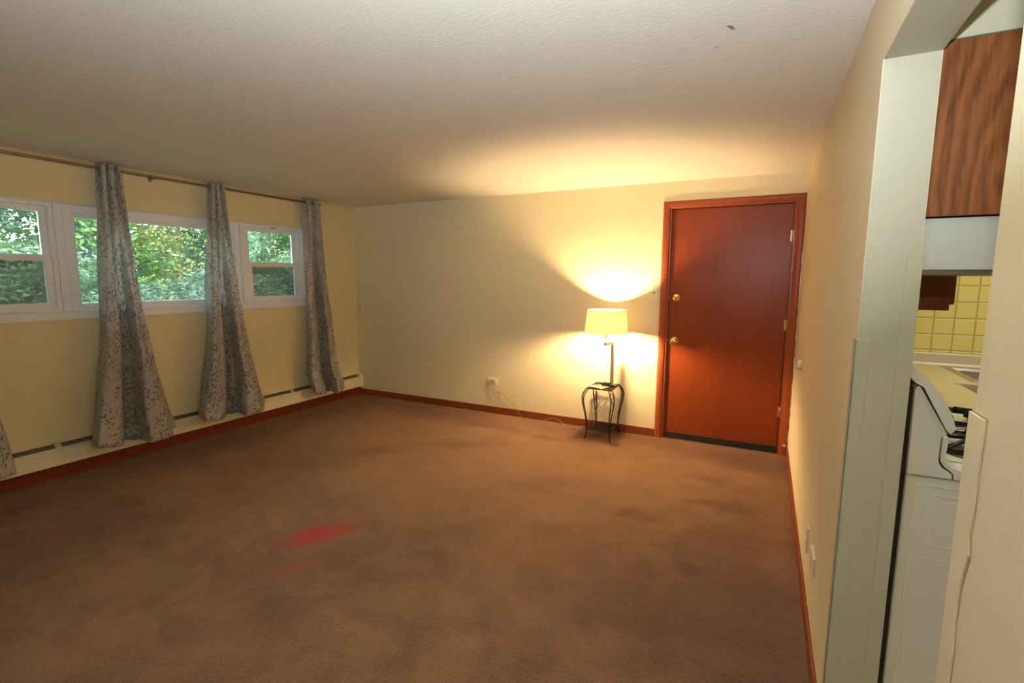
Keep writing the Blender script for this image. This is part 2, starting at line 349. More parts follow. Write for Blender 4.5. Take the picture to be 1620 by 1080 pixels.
# ------------------------------------------------------------------ mesh helpers
class MB:
    def __init__(s): s.bm = bmesh.new(); s.mi = 0
    def box(s, x0, x1, y0, y1, z0, z1, bev=0, mi=0):
        g = bmesh.ops.create_cube(s.bm, size=1)
        vs = g['verts']
        for v in vs: v.co = Vector(((x0+x1)/2+v.co.x*(x1-x0), (y0+y1)/2+v.co.y*(y1-y0), (z0+z1)/2+v.co.z*(z1-z0)))
        fs = {f for v in vs for f in v.link_faces}
        for f in fs: f.material_index = mi
        if bev:
            es = list({e for v in vs for e in v.link_edges})
            bmesh.ops.bevel(s.bm, geom=es, offset=bev, segments=2, affect='EDGES', profile=.6)
        return s
    def tube(s, pts, r, n=8, closed=False, cap=True, mi=0):
        pts = [Vector(p) for p in pts]; L = len(pts)
        rr = r if isinstance(r, (list, tuple)) else [r]*L
        def tan(i):
            if closed: return (pts[(i+1) % L]-pts[i-1]).normalized()
            return (pts[min(i+1, L-1)]-pts[max(i-1, 0)]).normalized()
        t0 = tan(0); a = Vector((0, 0, 1)) if abs(t0.z) < .9 else Vector((1, 0, 0))
        u = t0.cross(a).normalized(); rings = []
        for i in range(L):
            t = tan(i); u = (u - t*u.dot(t)).normalized(); v = t.cross(u)
            rings.append([s.bm.verts.new(pts[i]+(u*math.cos(2*PI*k/n)+v*math.sin(2*PI*k/n))*rr[i]) for k in range(n)])
        rng = range(L) if closed else range(L-1)
        for i in rng:
            a_, b_ = rings[i], rings[(i+1) % L]
            for k in range(n):
                f = s.bm.faces.new((a_[k], a_[(k+1) % n], b_[(k+1) % n], b_[k])); f.smooth = True; f.material_index = mi
        if cap and not closed:
            s.bm.faces.new(rings[0][::-1]).material_index = mi; s.bm.faces.new(rings[-1]).material_index = mi
        return s
    def lathe(s, prof, c, axis='Z', n=32, mi=0, cap=True):
        """prof: list of (radius, height) ; axis Z up or Y (towards -y) or X (towards -x)"""
        c = Vector(c); rings = []
        for (r, h) in prof:
            ring = []
            for k in range(n):
                ca, sa = math.cos(2*PI*k/n)*r, math.sin(2*PI*k/n)*r
                p = {'Z': Vector((ca, sa, h)), 'Y': Vector((ca, -h, sa)), 'X': Vector((-h, ca, sa))}[axis]
                ring.append(s.bm.verts.new(c+p))
            rings.append(ring)
        for a_, b_ in zip(rings, rings[1:]):
            for k in range(n):
                f = s.bm.faces.new((a_[k], a_[(k+1) % n], b_[(k+1) % n], b_[k])); f.smooth = True; f.material_index = mi
        for rg, (r, h) in ((rings[0], prof[0]), (rings[-1], prof[-1])):
            if cap and r > 1e-4: s.bm.faces.new(rg).material_index = mi
        return s
    def prism(s, poly, a0, a1, plane='XZ', mi=0):
        """extrude a polygon: plane XZ along y, YZ along x, XY along z"""
        def P(p, a): return {'XZ': (p[0], a, p[1]), 'YZ': (a, p[0], p[1]), 'XY': (p[0], p[1], a)}[plane]
        A = [s.bm.verts.new(P(p, a0)) for p in poly]; B = [s.bm.verts.new(P(p, a1)) for p in poly]
        s.bm.faces.new(A).material_index = mi; s.bm.faces.new(B[::-1]).material_index = mi
        k = len(poly)
        for i in range(k): s.bm.faces.new((A[i], B[i], B[(i+1) % k], A[(i+1) % k])).material_index = mi
        return s
    def build(s, name, m, parent=None):
        bmesh.ops.recalc_face_normals(s.bm, faces=s.bm.faces)
        me = bpy.data.meshes.new(name); s.bm.to_mesh(me); s.bm.free()
        o = bpy.data.objects.new(name, me); C.objects.link(o)
        for mm in (m if isinstance(m, (list, tuple)) else [m]): me.materials.append(M[mm])
        if parent is not None:
            o.parent = parent
            base = Vector((0, 0, 0)); p = parent
            while p is not None: base += p.location; p = p.parent
            me.transform(Matrix.Translation(-base))
        return o
def weld(mb): bmesh.ops.remove_doubles(mb.bm, verts=mb.bm.verts, dist=1e-5)
def tag(o, label=None, cat=None, group=None, kind=None):
    for k, v in (('label', label), ('category', cat), ('group', group), ('kind', kind)):
        if v: o[k] = v
    return o
def empty(name, loc, label=None, cat=None, group=None, kind=None):
    o = bpy.data.objects.new(name, None); o.empty_display_size = .1; C.objects.link(o); o.location = loc
    return tag(o, label, cat, group, kind)
def struct(name, mb, m): return tag(mb.build(name, m), kind='structure')
def copy_thing(root, loc, **tags):
    def cp(o, par):
        c = o.copy(); C.objects.link(c); c.parent = par
        for ch in list(o.children): cp(ch, c)
        return c
    r = cp(root, None); r.location = loc
    return tag(r, **tags)

# ------------------------------------------------------------------ room shell
W = 4.7394; L = -W; H = 2.29; YN = -5.7
YJ, YM, HZ = -2.871, -3.776, 2.037      # kitchen opening: far jamb, near jamb, head
TH = .125                                # right wall thickness
WY0, WY1, WZ0, WZ1 = -3.53, -.757, 1.20, 1.975   # window opening
struct('floor', MB().box(L-.1, .0625, YN-.1, .12, -.08, 0), 'carpet')
struct('ceiling', MB().box(L-.15, TH*.5, YN-.1, .14, H, H+.1), 'ceiling')
# left wall with window opening
mb = MB()
mb.box(L-.15, L, YN-.1, .14, -.08, WZ0); mb.box(L-.15, L, YN-.1, .14, WZ1, H)
mb.box(L-.15, L, YN-.1, WY0, WZ0, WZ1); mb.box(L-.15, L, WY1, .14, WZ0, WZ1)
struct('wall_left', mb, 'wall_left')
# back wall with door opening
DX0, DX1, DZ = -1.032, -.062, 2.075
mb = MB(); mb.box(L, DX0, 0, .14, -.08, H); mb.box(DX1, TH, 0, .14, -.08, H); mb.box(DX0, DX1, 0, .14, DZ, H)
struct('wall_back', mb, 'wall')
mb = MB(); mb.box(0, TH, YJ, 0, -.08, H); mb.box(0, TH, YM, YJ, HZ, H); mb.box(0, TH, YN-.1, YM, -.08, H)
struct('wall_right', mb, 'wall_right')
struct('wall_near', MB().box(L, TH, YN-.1, YN, -.08, H), 'wall')
# sloped taped joint where the left wall meets the ceiling
mb = MB(); mb.prism([(L, H-.028), (L, H), (L+.045, H), (L+.02, H-.010)], YN, 0)
struct('trim_1', mb, 'wall_left')
# hallway behind the door
struct('wall_hall', MB().box(-1.3, .3, .9, 1.0, -.08, H), 'wall')

# kitchen shell
KX = 2.6; KY = -.30
struct('floor_kitchen', MB().box(.0625, KX, YN-.1, KY+.1, -.08, -.001), 'vinyl_floor')
struct('ceiling_kitchen', MB().box(TH*.5, KX, YN-.1, KY+.1, H+.002, H+.1), 'kitchen_paint')
struct('wall_kitchen_back', MB().box(TH, KX, KY, KY+.1, -.08, H+.002), 'kitchen_paint')
struct('wall_kitchen_right', MB().box(KX, KX+.1, YN-.1, KY+.1, -.08, H+.1), 'kitchen_paint')
struct('wall_kitchen_near', MB().box(TH, KX, YN-.1, YN, -.08, H+.002), 'kitchen_paint')
struct('trim_2', MB().box(TH, .46, -2.852, KY, 2.0655, H+.001), 'kitchen_paint')     # soffit over the cabinets

struct('trim_10', MB().box(.0015, TH-.0015, YJ-.0015, YJ, 0, HZ-.001).box(.0015, TH-.0015, YM, YJ, HZ-.0015, HZ), 'kitchen_paint')  # thin skins added over jamb and head to carry the flash tone
# baseboards
struct('baseboard_left', MB().box(L, L+.016, -5.6, -.0, 0, .104, .003), 'base_red')
struct('baseboard_back', MB().box(L+.016, -1.088, -.012, 0, 0, .074, .003), 'base_red_x')
struct('baseboard_right', MB().box(-.012, 0, YJ+.004, -.02, 0, .074, .003), 'base_red_x')
struct('baseboard_right_near', MB().box(-.012, 0, YN, YM-.004, 0, .074, .003), 'base_red_x')

# window casing
struct('trim_3', MB().box(L-.003, L+.012, WY0-.06, WY1+.05, WZ1, 2.030, .002), 'wall_left')
mb = MB(); mb.box(L-.07, L+.022, WY0-.05, WY1+.02, WZ0-.012, WZ0+.002, .002); mb.box(L-.003, L+.016, WY0-.05, WY1+.02, 1.142, WZ0-.012, .002)
struct('window_sill', mb, 'vinyl')
# reveal lining of the window opening
mb = MB(); mb.box(L-.15, L-.001, WY1-.006, WY1, WZ0, WZ1); mb.box(L-.15, L-.001, WY0, WY0+.006, WZ0, WZ1); mb.box(L-.15, L-.001, WY0, WY1, WZ1-.006, WZ1)
struct('trim_4', mb, 'vinyl')
# mullion posts between the three windows
struct('trim_5', MB().box(L-.14, L-.025, -1.462, -1.40, WZ0+.002, WZ1-.006, .003).box(L-.03, L-.018, -1.445, -1.44, WZ0+.002, WZ1-.006), 'vinyl')
struct('trim_6', MB().box(L-.14, L-.025, -2.86, -2.795, WZ0+.002, WZ1-.006, .003).box(L-.03, L-.018, -2.815, -2.81, WZ0+.002, WZ1-.006), 'vinyl')

def ring_frame(mb, x0, x1, y0, y1, z0, z1, wl, wr, wb, wt, bev=.002):
    mb.box(x0, x1, y0, y0+wl, z0, z1, bev); mb.box(x0, x1, y1-wr, y1, z0, z1, bev)
    mb.box(x0, x1, y0+wl, y1-wr, z0, z0+wb, bev); mb.box(x0, x1, y0+wl, y1-wr, z1-wt, z1, bev)
def double_hung(name, y0, y1):
    r = empty(name, (L-.08, (y0+y1)/2, WZ0), kind='structure')
    z0, z1 = WZ0+.002, WZ1-.006
    mb = MB(); ring_frame(mb, L-.13, L-.045, y0, y1, z0, z1, .026, .026, .024, .024)
    mb.box(L-.050, L-.036, y0+.02, y1-.02, z0+.012, z0+.026)
    mb.build('window_frame', 'vinyl', r)
    # upper sash sits outside, lower sash inside
    mb = MB(); ring_frame(mb, L-.112, L-.088, y0+.026, y1-.026, 1.57, z1-.024, .038, .038, .034, .040)
    us = mb.build('upper_sash', 'vinyl', r)
    MB().box(L-.101, L-.098, y0+.06, y1-.06, 1.600, z1-.060).build('glass_pane', 'glass', us)
    mb = MB(); ring_frame(mb, L-.084, L-.058, y0+.026, y1-.026, z0+.026, 1.604, .042, .042, .034, .045)
    ls = mb.build('lower_sash', 'vinyl', r)
    MB().box(L-.072, L-.069, y0+.064, y1-.064, z0+.058, 1.562).build('glass_pane', 'glass', ls)
    sc_ = MB().box(L-.122, L-.121, y0+.03, y1-.03, z0+.02, 1.60).build('insect_screen', 'screen', r)
    ym = (y0+y1)/2
    MB().box(L-.066, L-.040, ym-.022, ym+.022, 1.603, 1.612, .002).box(L-.05, L-.043, ym-.03, ym+.01, 1.612, 1.620, .002).build('sash_lock', 'vinyl', r)
    MB().box(L-.048, L-.040, ym-.03, ym+.03, z1-.02, z1-.010, .001).build('tilt_latch', 'hinge', r)
    return r
double_hung('window_1', -1.40, WY1-.006)
double_hung('window_3', WY0+.006, -2.86)
r = empty('window_2', (L-.08, -2.13, WZ0), kind='structure')
mb = MB(); ring_frame(mb, L-.13, L-.045, -2.795, -1.462, WZ0+.002, WZ1-.006, .045, .045, .030, .060)
mb.build('window_frame', 'vinyl', r)
mb = MB(); ring_frame(mb, L-.105, L-.062, -2.752, -1.505, WZ0+.030, WZ1-.064, .018, .018, .022, .030)
sh = mb.build('fixed_sash', 'vinyl', r)
MB().box(L-.088, L-.085, -2.735, -1.522, WZ0+.05, WZ1-.092).build('glass_pane', 'glass', sh)

# ------------------------------------------------------------------ entry door
d = empty('door_1', (-.55, 0, 0), kind='structure')
mb = MB()
# moulded casing: outer quad ring swept with a rounded profile and mitred corners
ox0, ox1, oz = -1.085, -.004, 2.124
cw = .060
prof = [(0, 0), (0, .010), (.25, .017), (.55, .017), (.85, .012), (1, .006), (1, 0)]      # across width (outer->inner), depth
def cpt(side, t, zt, dep):
    k = t*cw
    if side == 0: return (ox0+k, -dep, zt if zt == 0 else oz-k)
    if side == 1: return (ox1-k, -dep, zt if zt == 0 else oz-k)
rows = []
for (t, dep) in prof:
    k = t*cw
    rows.append([(ox0+k, -dep, 0), (ox0+k, -dep, oz-k), (ox1-k, -dep, oz-k), (ox1-k, -dep, 0)])
vr = [[mb.bm.verts.new(p) for p in rw] for rw in rows]
for a_, b_ in zip(vr, vr[1:]+vr[:1]):
    for i in range(3): mb.bm.faces.new((a_[i], a_[i+1], b_[i+1], b_[i]))
mb.bm.faces.new([v[0] for v in vr]); mb.bm.faces.new([v[3] for v in vr][::-1])
mb.build('door_casing', 'casing', d)
mb = MB()
mb.box(DX0, -1.014, -.004, .14, 0, DZ); mb.box(-.077, DX1, -.004, .14, 0, DZ); mb.box(-1.014, -.077, -.004, .14, 2.058, DZ)
mb.box(-1.014, -1.002, .062, .09, 0, 2.058); mb.box(-.089, -.077, .062, .09, 0, 2.058); mb.box(-1.002, -.089, .062, .09, 2.046, 2.058)
mb.build('door_jamb', 'casing', d)
MB().box(-1.003, -.083, .016, .060, .012, 2.052, .002).build('door_slab', 'door', d)
mb = MB(); mb.box(-1.001, -.087, .004, .018, .012, .062, .003); mb.box(-1.001, -.087, .008, .014, .002, .014)
mb.build('door_sweep', 'rubber', d)
MB().box(-1.014, -.077, -.0, .13, -.001, .006).build('threshold', 'damper', d)
def knob(name, x, z, prof, thumb=False):
    mb = MB(); mb.lathe(prof, (x, .016, z), 'Y', 28)
    o = mb.build(name, 'brass', d)
    return o
k = knob('deadbolt', -.948, 1.289, [(.034, 0), (.034, .004), (.030, .010), (.020, .012), (.017, .014), (.015, .020), (0.0005, .021)])
mb = MB(); mb.box(-.962, -.934, -.026, -.006, 1.280, 1.298, .004); mb.build('thumb_turn', 'brass', k)
k = knob('door_knob', -.948, .905, [(.035, 0), (.035, .004), (.028, .010), (.014, .014), (.013, .030), (.024, .040), (.030, .052), (.028, .064), (.016, .070), (.0005, .071)])
mb = MB(); mb.lathe([(.008, .071), (.008, .074), (.0005, .075)], (-.948, .016, .905), 'Y', 16); mb.build('lock_button', 'steel', k)
for z in (1.80, 1.085, .36):
    mb = MB()
    mb.tube([(-.080, .006, z-.045), (-.080, .006, z+.045)], .0065, 10)
    mb.box(-.096, -.080, .008, .0165, z-.044, z+.044); mb.box(-.080, -.0765, -.003, .012, z-.044, z+.044)
    mb.build('hinge', 'hinge', d)
for z in (1.289, .905):
    MB().box(-1.0135, -1.0025, .018, .034, z-.006, z+.006).build('latch_bolt', 'steel', d)
MB().lathe([(.0105, 0), (.0105, .003), (.0005, .0035)], (-.031, -.0165, .087), 'Y', 16).build('screw_cover', 'white_plastic', d)
for z in (1.47,): MB().lathe([(.006, 0), (.006, .002), (.0005, .0025)], (-1.053, -.017, z), 'Y', 12).build('screw_cover', 'hinge', d)
# ragged paint edge beside the right casing
random.seed(5)
mb = MB(); zz = 0.0; prev = None
while zz < 2.10:
    wv = .003+random.random()*.006 if zz < 1.7 else .002
    cur = (mb.bm.verts.new((-.001, -.016, zz)), mb.bm.verts.new((-.001-wv, -.0155, zz)), mb.bm.verts.new((-.001-wv, -.002, zz)), mb.bm.verts.new((-.001, -.002, zz)))
    if prev:
        for i in range(4): mb.bm.faces.new((prev[i], prev[(i+1) % 4], cur[(i+1) % 4], cur[i]))
    prev = cur; zz += .012+random.random()*.03
mb.build('caulk_edge', 'trim_cream', d)

# ------------------------------------------------------------------ corner guards on the kitchen opening
def guard(name, xs, ys, z1, sx_, sy_, t=.0045, wd=.032):
    mb = MB()
    # xs,ys = corner; flanges run in direction sx_ along the jamb face and sy_ along the wall face
    mb.box(min(xs-sx_*t, xs+sx_*wd), max(xs-sx_*t, xs+sx_*wd), min(ys, ys-sy_*t), max(ys, ys-sy_*t), .0, z1, .0015)
    mb.box(min(xs, xs-sx_*t), max(xs, xs-sx_*t), min(ys-sy_*t, ys+sy_*wd), max(ys-sy_*t, ys+sy_*wd), .0, z1, .0015)
    return struct(name, mb, 'kitchen_paint')
guard('trim_7', 0, YJ, 1.287, 1, 1, .004)
struct('trim_8', MB().box(.095, TH+.005, YJ-.0025, YJ+.001, 0, 1.526, .001), 'kitchen_paint')
rnd9 = random.Random(4); edge = []; zz = 0
while zz < 1.28: edge.append((YM-.030+rnd9.uniform(-.003, .003)-(.010 if zz > 1.12 else 0)+(.006 if .5 < zz < .8 else 0), zz)); zz += rnd9.uniform(.01, .05)
struct('trim_11', MB().prism([(YM+.006, 0)]+[(y_-.0028, z_) for y_, z_ in edge]+[(YM-.043, 1.294), (YM+.006, 1.294)], -.0009, .0003, 'YZ'), 'caulk_dirt')  # thin darker strip following the jagged guard edge
mb = MB(); mb.prism([(YM+.008, 0)]+edge+[(YM-.040, 1.291), (YM+.008, 1.291)], -.003, .0003, 'YZ'); mb.box(0, .04, YM-.0005, YM+.008, 0, 1.291)
struct('trim_9', mb, 'wall_right')

# ------------------------------------------------------------------ baseboard heater
h = empty('baseboard_heater', (L, -2.3, .105), 'long cream metal baseboard heater running along the wall under the windows', 'heater')
Y0, Y1 = -5.3, -.035
MB().prism([(L+.001, .106), (L+.001, .268), (L+.022, .268), (L+.022, .262), (L+.006, .258), (L+.006, .112), (L+.02, .112), (L+.02, .106)], Y0, Y1).build('back_plate', 'heater', h)
MB().prism([(L+.060, .106), (L+.066, .108), (L+.066, .214), (L+.060, .221), (L+.057, .219), (L+.062, .212), (L+.062, .110), (L+.058, .108)], Y0, Y1).build('front_panel', 'heater', h)
MB().prism([(L+.052, .224), (L+.063, .222), (L+.065, .229), (L+.056, .234)], Y0, Y1).build('top_lip', 'heater', h)
mb = MB()
for a, b_ in ((-5.2, -3.02), (-2.98, -1.52), (-1.48, -1.03), (-.99, -.06)):
    mb.prism([(L+.012, .250), (L+.050, .226), (L+.052, .229), (L+.014, .254)], a, b_)
mb.build('damper', 'damper', h)
MB().box(L+.010, L+.052, Y0+.01, Y1-.01, .122, .215).build('fin_element', 'dark', h)  # solid black stands in for the shade inside the heater
MB().prism([(L+.001, .100), (L+.001, .270), (L+.024, .270), (L+.062, .238), (L+.070, .222), (L+.070, .102)], Y1-.002, Y1+.030).build('end_cap', 'heater', h)

# ------------------------------------------------------------------ curtain rod and curtains
rod = empty('curtain_rod', (L+.09, -2.4, 2.243), 'thin bronze curtain rod mounted high above the three windows', 'curtain rod')
MB().tube([(L+.09, -4.6, 2.243), (L+.09, -.60, 2.243)], .0105, 12).tube([(L+.09, -.61, 2.243), (L+.09, -.585, 2.243)], .013, 12).build('rod_tube', 'rod', rod)
for y in (-2.23, -.64, -3.9):
    MB().box(L, L+.006, y-.012, y+.012, 2.215, 2.275, .001).tube([(L+.003, y, 2.240), (L+.06, y, 2.232), (L+.09, y, 2.232)], .004, 8).build('bracket', 'rod', rod)

def lerp_tab(tab, z):
    tab = sorted(tab, key=lambda p: p[1])
    if z <= tab[0][1]: return tab[0][0]
    for (a, za), (b_, zb) in zip(tab, tab[1:]):
        if z <= zb:
            t = (z-za)/(zb-za); return a+(b_-a)*t
    return tab[-1][0]
def make_curtain(le, re, zb, label, seed, nt_=3.0, nb=1.6, ph=.35, amp=.052, flare=0):
    rnd = random.Random(seed)
    NS, NZ = 110, 60
    zt = 2.279
    lean = (le[3][0]+4.57)/4.4      # the folds hang slightly askew, towards the near end of the room
    mb = MB(); grid = []
    uvs = []
    for j in range(NZ+1):
        tz = j/NZ
        row = []; prevp = None; acc = 0; uvr = []
        for i in range(NS+1):
            s = i/NS
            zbot = zb(s)
            z = zt+(zbot-zt)*tz
            yl, yr = lerp_tab(le, z), lerp_tab(re, z)
            tb = min(1, max(0, (2.2-z)/1.3)); tb = tb*tb*(3-2*tb)
            p1 = 2*PI*(nt_*s+.25); p2 = 2*PI*(nb*s-ph+.06*math.sin(3*z+seed))
            a1 = .034; a2 = 1.5*amp*(.62+.38*min(1, (2.28-z)/1.9))
            off = (1-tb)*a1*math.tanh(1.6*math.cos(p1))+tb*a2*(math.tanh(2.8*math.cos(p2))+.10*math.cos(2*p2+1.2)+.07*math.sin(5.1*2*PI*s+2*z))
            env = math.sin(PI*s)
            sq = env*((1-tb)*.006*math.sin(p1)+tb*.016*math.sin(p2)*(yr-yl)/.35)
            base = .095 + .070*tb*min(1, max(0, (1.2-z)/1.0))
            x = L+max(.075 if z < .30 else .03, base+off)
            y = yl+(yr-yl)*s + sq - .8*tb*off*lean
            p = Vector((x, y, z+.004*math.sin(9*s+seed)*(tz > .97)))
            row.append(mb.bm.verts.new(p))
            if prevp is not None: acc += (p-prevp).length
            prevp = p; uvr.append((acc*1.0, z))
        # keep the cloth width constant: pattern is laid in cloth space
        tot = uvr[-1][0]
        uvr = [(a/tot*.95+seed*1.37, z) for a, z in uvr]
        grid.append(row); uvs.append(uvr)
    lay = mb.bm.loops.layers.uv.new('UVMap')
    for j in range(NZ):
        for i in range(NS):
            f = mb.bm.faces.new((grid[j][i], grid[j+1][i], grid[j+1][i+1], grid[j][i+1])); f.smooth = True
            for l, (a, b_) in zip(f.loops, ((j, i), (j+1, i), (j+1, i+1), (j, i+1))): l[lay].uv = uvs[a][b_]
    yc = (le[0][0]+re[0][0])/2
    me = bpy.data.meshes.new('curtain_panel'); 
    r = empty('curtain', (L+.09, yc, 2.243), label, 'curtain', 'floral curtain panels on the rod')
    base = Vector((L+.09, yc, 2.243))
    mb.bm.to_mesh(me); mb.bm.free(); me.transform(Matrix.Translation(-base))
    o = bpy.data.objects.new('curtain_panel', me); C.objects.link(o); o.parent = r; me.materials.append(M['curtain'])
    sm = o.modifiers.new('thickness', 'SOLIDIFY'); sm.thickness = .0012
    # grommet rings where the rod goes through the header
    for q in range(int(nt_*2)):
        s = (q+.5)/(nt_*2)
        y = lerp_tab(le, 2.243)+(lerp_tab(re, 2.243)-lerp_tab(le, 2.243))*s
        mbg = MB(); pts = [(L+.09+.020*math.cos(a)*.75, y+.020*math.cos(a)*.35*(1 if q % 2 else -1), 2.243+.019*math.sin(a)) for a in [2*PI*k_/16 for k_ in range(16)]]
        mbg.tube(pts, .0028, 6, closed=True); mbg.build('grommet', 'rod', r)
    return r
def flat(a, b_): return lambda s: a+(b_-a)*s
make_curtain([(-2.63, 2.28), (-2.643, 2.081), (-2.65, 1.9), (-2.674, 1.532), (-2.693, 1.253), (-2.736, .88), (-2.799, .513), (-2.850, .255), (-2.87, .18)],
             [(-2.478, 2.282), (-2.472, 2.108), (-2.46, 1.945), (-2.437, 1.489), (-2.407, 1.14), (-2.348, .67), (-2.3, .395), (-2.255, .171)],
             lambda s: .235-.075*min(1, s*2.2)+.018*max(0, s-.7)*3, 'floral grey curtain panel over the left end of the wide middle window', 1, 3, 1.62, .31, .085)
make_curtain([(-1.811, 2.27), (-1.846, 1.936), (-1.88, 1.552), (-1.912, 1.108), (-1.968, .777), (-2.034, .452), (-2.08, .249), (-2.09, .2)],
             [(-1.685, 2.274), (-1.659, 2.067), (-1.62, 1.674), (-1.584, 1.206), (-1.541, .78), (-1.48, .46), (-1.418, .212)],
             lambda s: .240-.070*min(1, s*2.2)+.03*max(0, s-.7)*3, 'floral grey curtain panel over the right end of the wide middle window', 2, 3, 1.62, .31, .085)
make_curtain([(-.819, 2.27), (-.827, 1.974), (-.822, 1.511), (-.837, 1.037), (-.879, .631), (-.912, .43), (-.874, .264), (-.86, .2)],
             [(-.619, 2.282), (-.596, 2.063), (-.561, 1.584), (-.521, 1.16), (-.506, .725), (-.49, .429), (-.425, .261)],
             lambda s: .235-.085*math.sin(min(1, s*1.5)*PI/2)+.12*max(0, s-.7)*3*.5, 'floral grey curtain panel nearest the back corner, beyond the last window', 3, 2, 1.5, .27, .070)
make_curtain([(-3.62, 2.27), (-3.64, 1.9), (-3.68, 1.2), (-3.75, .7), (-3.84, .2)],
             [(-3.46, 2.28), (-3.43, 1.9), (-3.39, 1.2), (-3.335, .7), (-3.309, .49), (-3.293, .346), (-3.283, .169)],
             flat(.22, .17), 'floral grey curtain panel cut off by the left edge, only its lower hem showing', 4, 3, 1.6, .33, .055)

# ------------------------------------------------------------------ wall plates
def plate(name, loc, face, wdt, hgt, label, cat, m='plate', kind_='outlet', horizontal=False, group=None):
    """face 'Y' = mounted on the back wall, 'X' = mounted on the right wall"""
    r = empty(name, loc, label, cat, group)
    x, y, z = loc
    def bx(mb, a0, a1, b0, b1, d0, d1, bev=0):     # a along wall, b up, d out of wall
        if face == 'Y': mb.box(x+a0, x+a1, y-d1, y-d0, z+b0, z+b1, bev)
        else: mb.box(x-d1, x-d0, y+a0, y+a1, z+b0, z+b1, bev)
    mb = MB(); bx(mb, -wdt/2, wdt/2, -hgt/2, hgt/2, 0, .006 if m == 'plate' else .0095, .0012); mb.build('cover_plate', m, r)
    if kind_ == 'switch':
        mb = MB(); bx(mb, -.008, .008, -.016, .016, .006, .0105, .001); mb.build('switch_collar', m, r)
        mb = MB(); bx(mb, -.0045, .0045, -.006, .012, .006, .024, .001); mb.build('toggle', 'hinge' if m != 'plate' else m, r)
    else:
        for sgn in (-1, 1):
            a, b_ = (sgn*.021, 0) if horizontal else (0, sgn*.021)
            mb = MB(); bx(mb, a-.015, a+.015, b_-.013, b_+.013, .006, .0105 if m != 'plate' else .0085, .002); so_ = mb.build('socket', m, r)
            mb = MB()
            if horizontal:
                bx(mb, a-.006, a+.003, b_+.004, b_+.007, .0085, .0108 if m != 'plate' else .009); bx(mb, a-.006, a+.003, b_-.007, b_-.004, .0085, .0108 if m != 'plate' else .009)
            else:
                bx(mb, a-.007, a-.004, b_-.004, b_+.005, .0085, .0108 if m != 'plate' else .009); bx(mb, a+.004, a+.007, b_-.004, b_+.005, .0085, .0108 if m != 'plate' else .009)
            mb.build('slots', 'slot', so_)
    return r
plate('wall_outlet', (-2.810, 0, .356), 'Y', .122, .072, 'ivory wall outlet mounted sideways above the back baseboard, cord plugged in', 'outlet', 'plate', 'outlet', True)
plate('light_switch', (-1.139, 0, 1.327), 'Y', .074, .118, 'cream light switch on the back wall between lamp glow and door frame', 'light switch', 'plate_painted', 'switch')
plate('light_switch', (-4.668, 0, 1.068), 'Y', .060, .112, 'painted-over switch plate low beside the far left corner of the back wall', 'light switch', 'plate_painted', 'switch')
plate('wall_outlet', (0, -2.06, .286), 'X', .072, .115, 'painted-over upright outlet low on the right wall, farther from the opening', 'outlet', 'plate_painted', 'outlet')
plate('wall_outlet', (0, -2.335, .320), 'X', .125, .075, 'painted-over sideways outlet low on the right wall, nearer the opening', 'outlet', 'plate_painted', 'outlet', True)
mb = MB(); mb.lathe([(.034, 0), (.034, .006), (.030, .016), (.022, .023), (.010, .027), (.0005, .028)], (0, -.755, .885), 'X', 28)
tag(mb.build('door_bumper', 'white_plastic'), 'round white door stop bumper on the right wall beside the door', 'door stop')

# ------------------------------------------------------------------ side table
TX, TY = -1.522, -.205
t = empty('side_table', (TX, TY, 0), 'small black wrought iron side table with curved legs under the lit lamp', 'table')
hx, hy, tz = .112, .150, .468
def arcpts(c, r, a0, a1, n_, plane='XY'):
    out = []
    for i in range(n_+1):
        a = a0+(a1-a0)*i/n_
        out.append((c[0]+r*math.cos(a), c[1]+r*math.sin(a), c[2]))
    return out
def lattice(mb, hx_, hy_, z, r_):
    x, y = TX, TY
    c = [(x-hx_, y-hy_, z), (x+hx_, y-hy_, z), (x+hx_, y+hy_, z), (x-hx_, y+hy_, z)]
    mb.tube([c[0], c[1], c[2], c[3]], r_, 8, closed=True)
    k = .028
    c2 = [(x-hx_+k, y-hy_+k, z), (x+hx_-k, y-hy_+k, z), (x+hx_-k, y+hy_-k, z), (x-hx_+k, y+hy_-k, z)]
    mb.tube(c2, r_*.8, 6, closed=True)
    # scalloped border between both frames
    for (p, q) in ((0, 1), (1, 2), (2, 3), (3, 0)):
        A, B = Vector(c[p]), Vector(c[q]); Dv = (B-A); n_ = 5 if p % 2 == 0 else 7
        nrm = Vector((-Dv.y, Dv.x, 0)).normalized()
        for i in range(n_):
            m0 = A+Dv*((i+.5)/n_)+nrm*k*.5
            rr = min(Dv.length/n_, k*1.6)*.46
            pts = [(m0 + Dv.normalized()*math.cos(a)*Dv.length/n_*.45 + nrm*math.sin(a)*k*.45) for a in [2*PI*j/12 for j in range(12)]]
            mb.tube(pts, r_*.6, 5, closed=True)
    # woven diagonal field
    ax, ay = hx_-k, hy_-k
    nd = 6
    for i in range(-nd, nd+1):
        o_ = i/nd*(ax+ay)
        for sg in (1, -1):
            # line y = sg*x + o clipped to rectangle
            pts = []
            for tx in (-ax, ax):
                yy = sg*tx+o_
                if -ay <= yy <= ay: pts.append((tx, yy))
            for ty in (-ay, ay):
                xx = (ty-o_)*sg
                if -ax < xx < ax: pts.append((xx, ty))
            if len(pts) >= 2:
                mb.tube([(x+pts[0][0], y+pts[0][1], z+.001*sg), (x+pts[1][0], y+pts[1][1], z+.001*sg)], r_*.62, 5)
mb = MB(); lattice(mb, hx, hy, tz, .0058); mb.build('tabletop', 'iron', t)
mb = MB(); lattice(mb, hx*.93, hy*.93, .082, .0040); mb.build('shelf', 'iron', t)
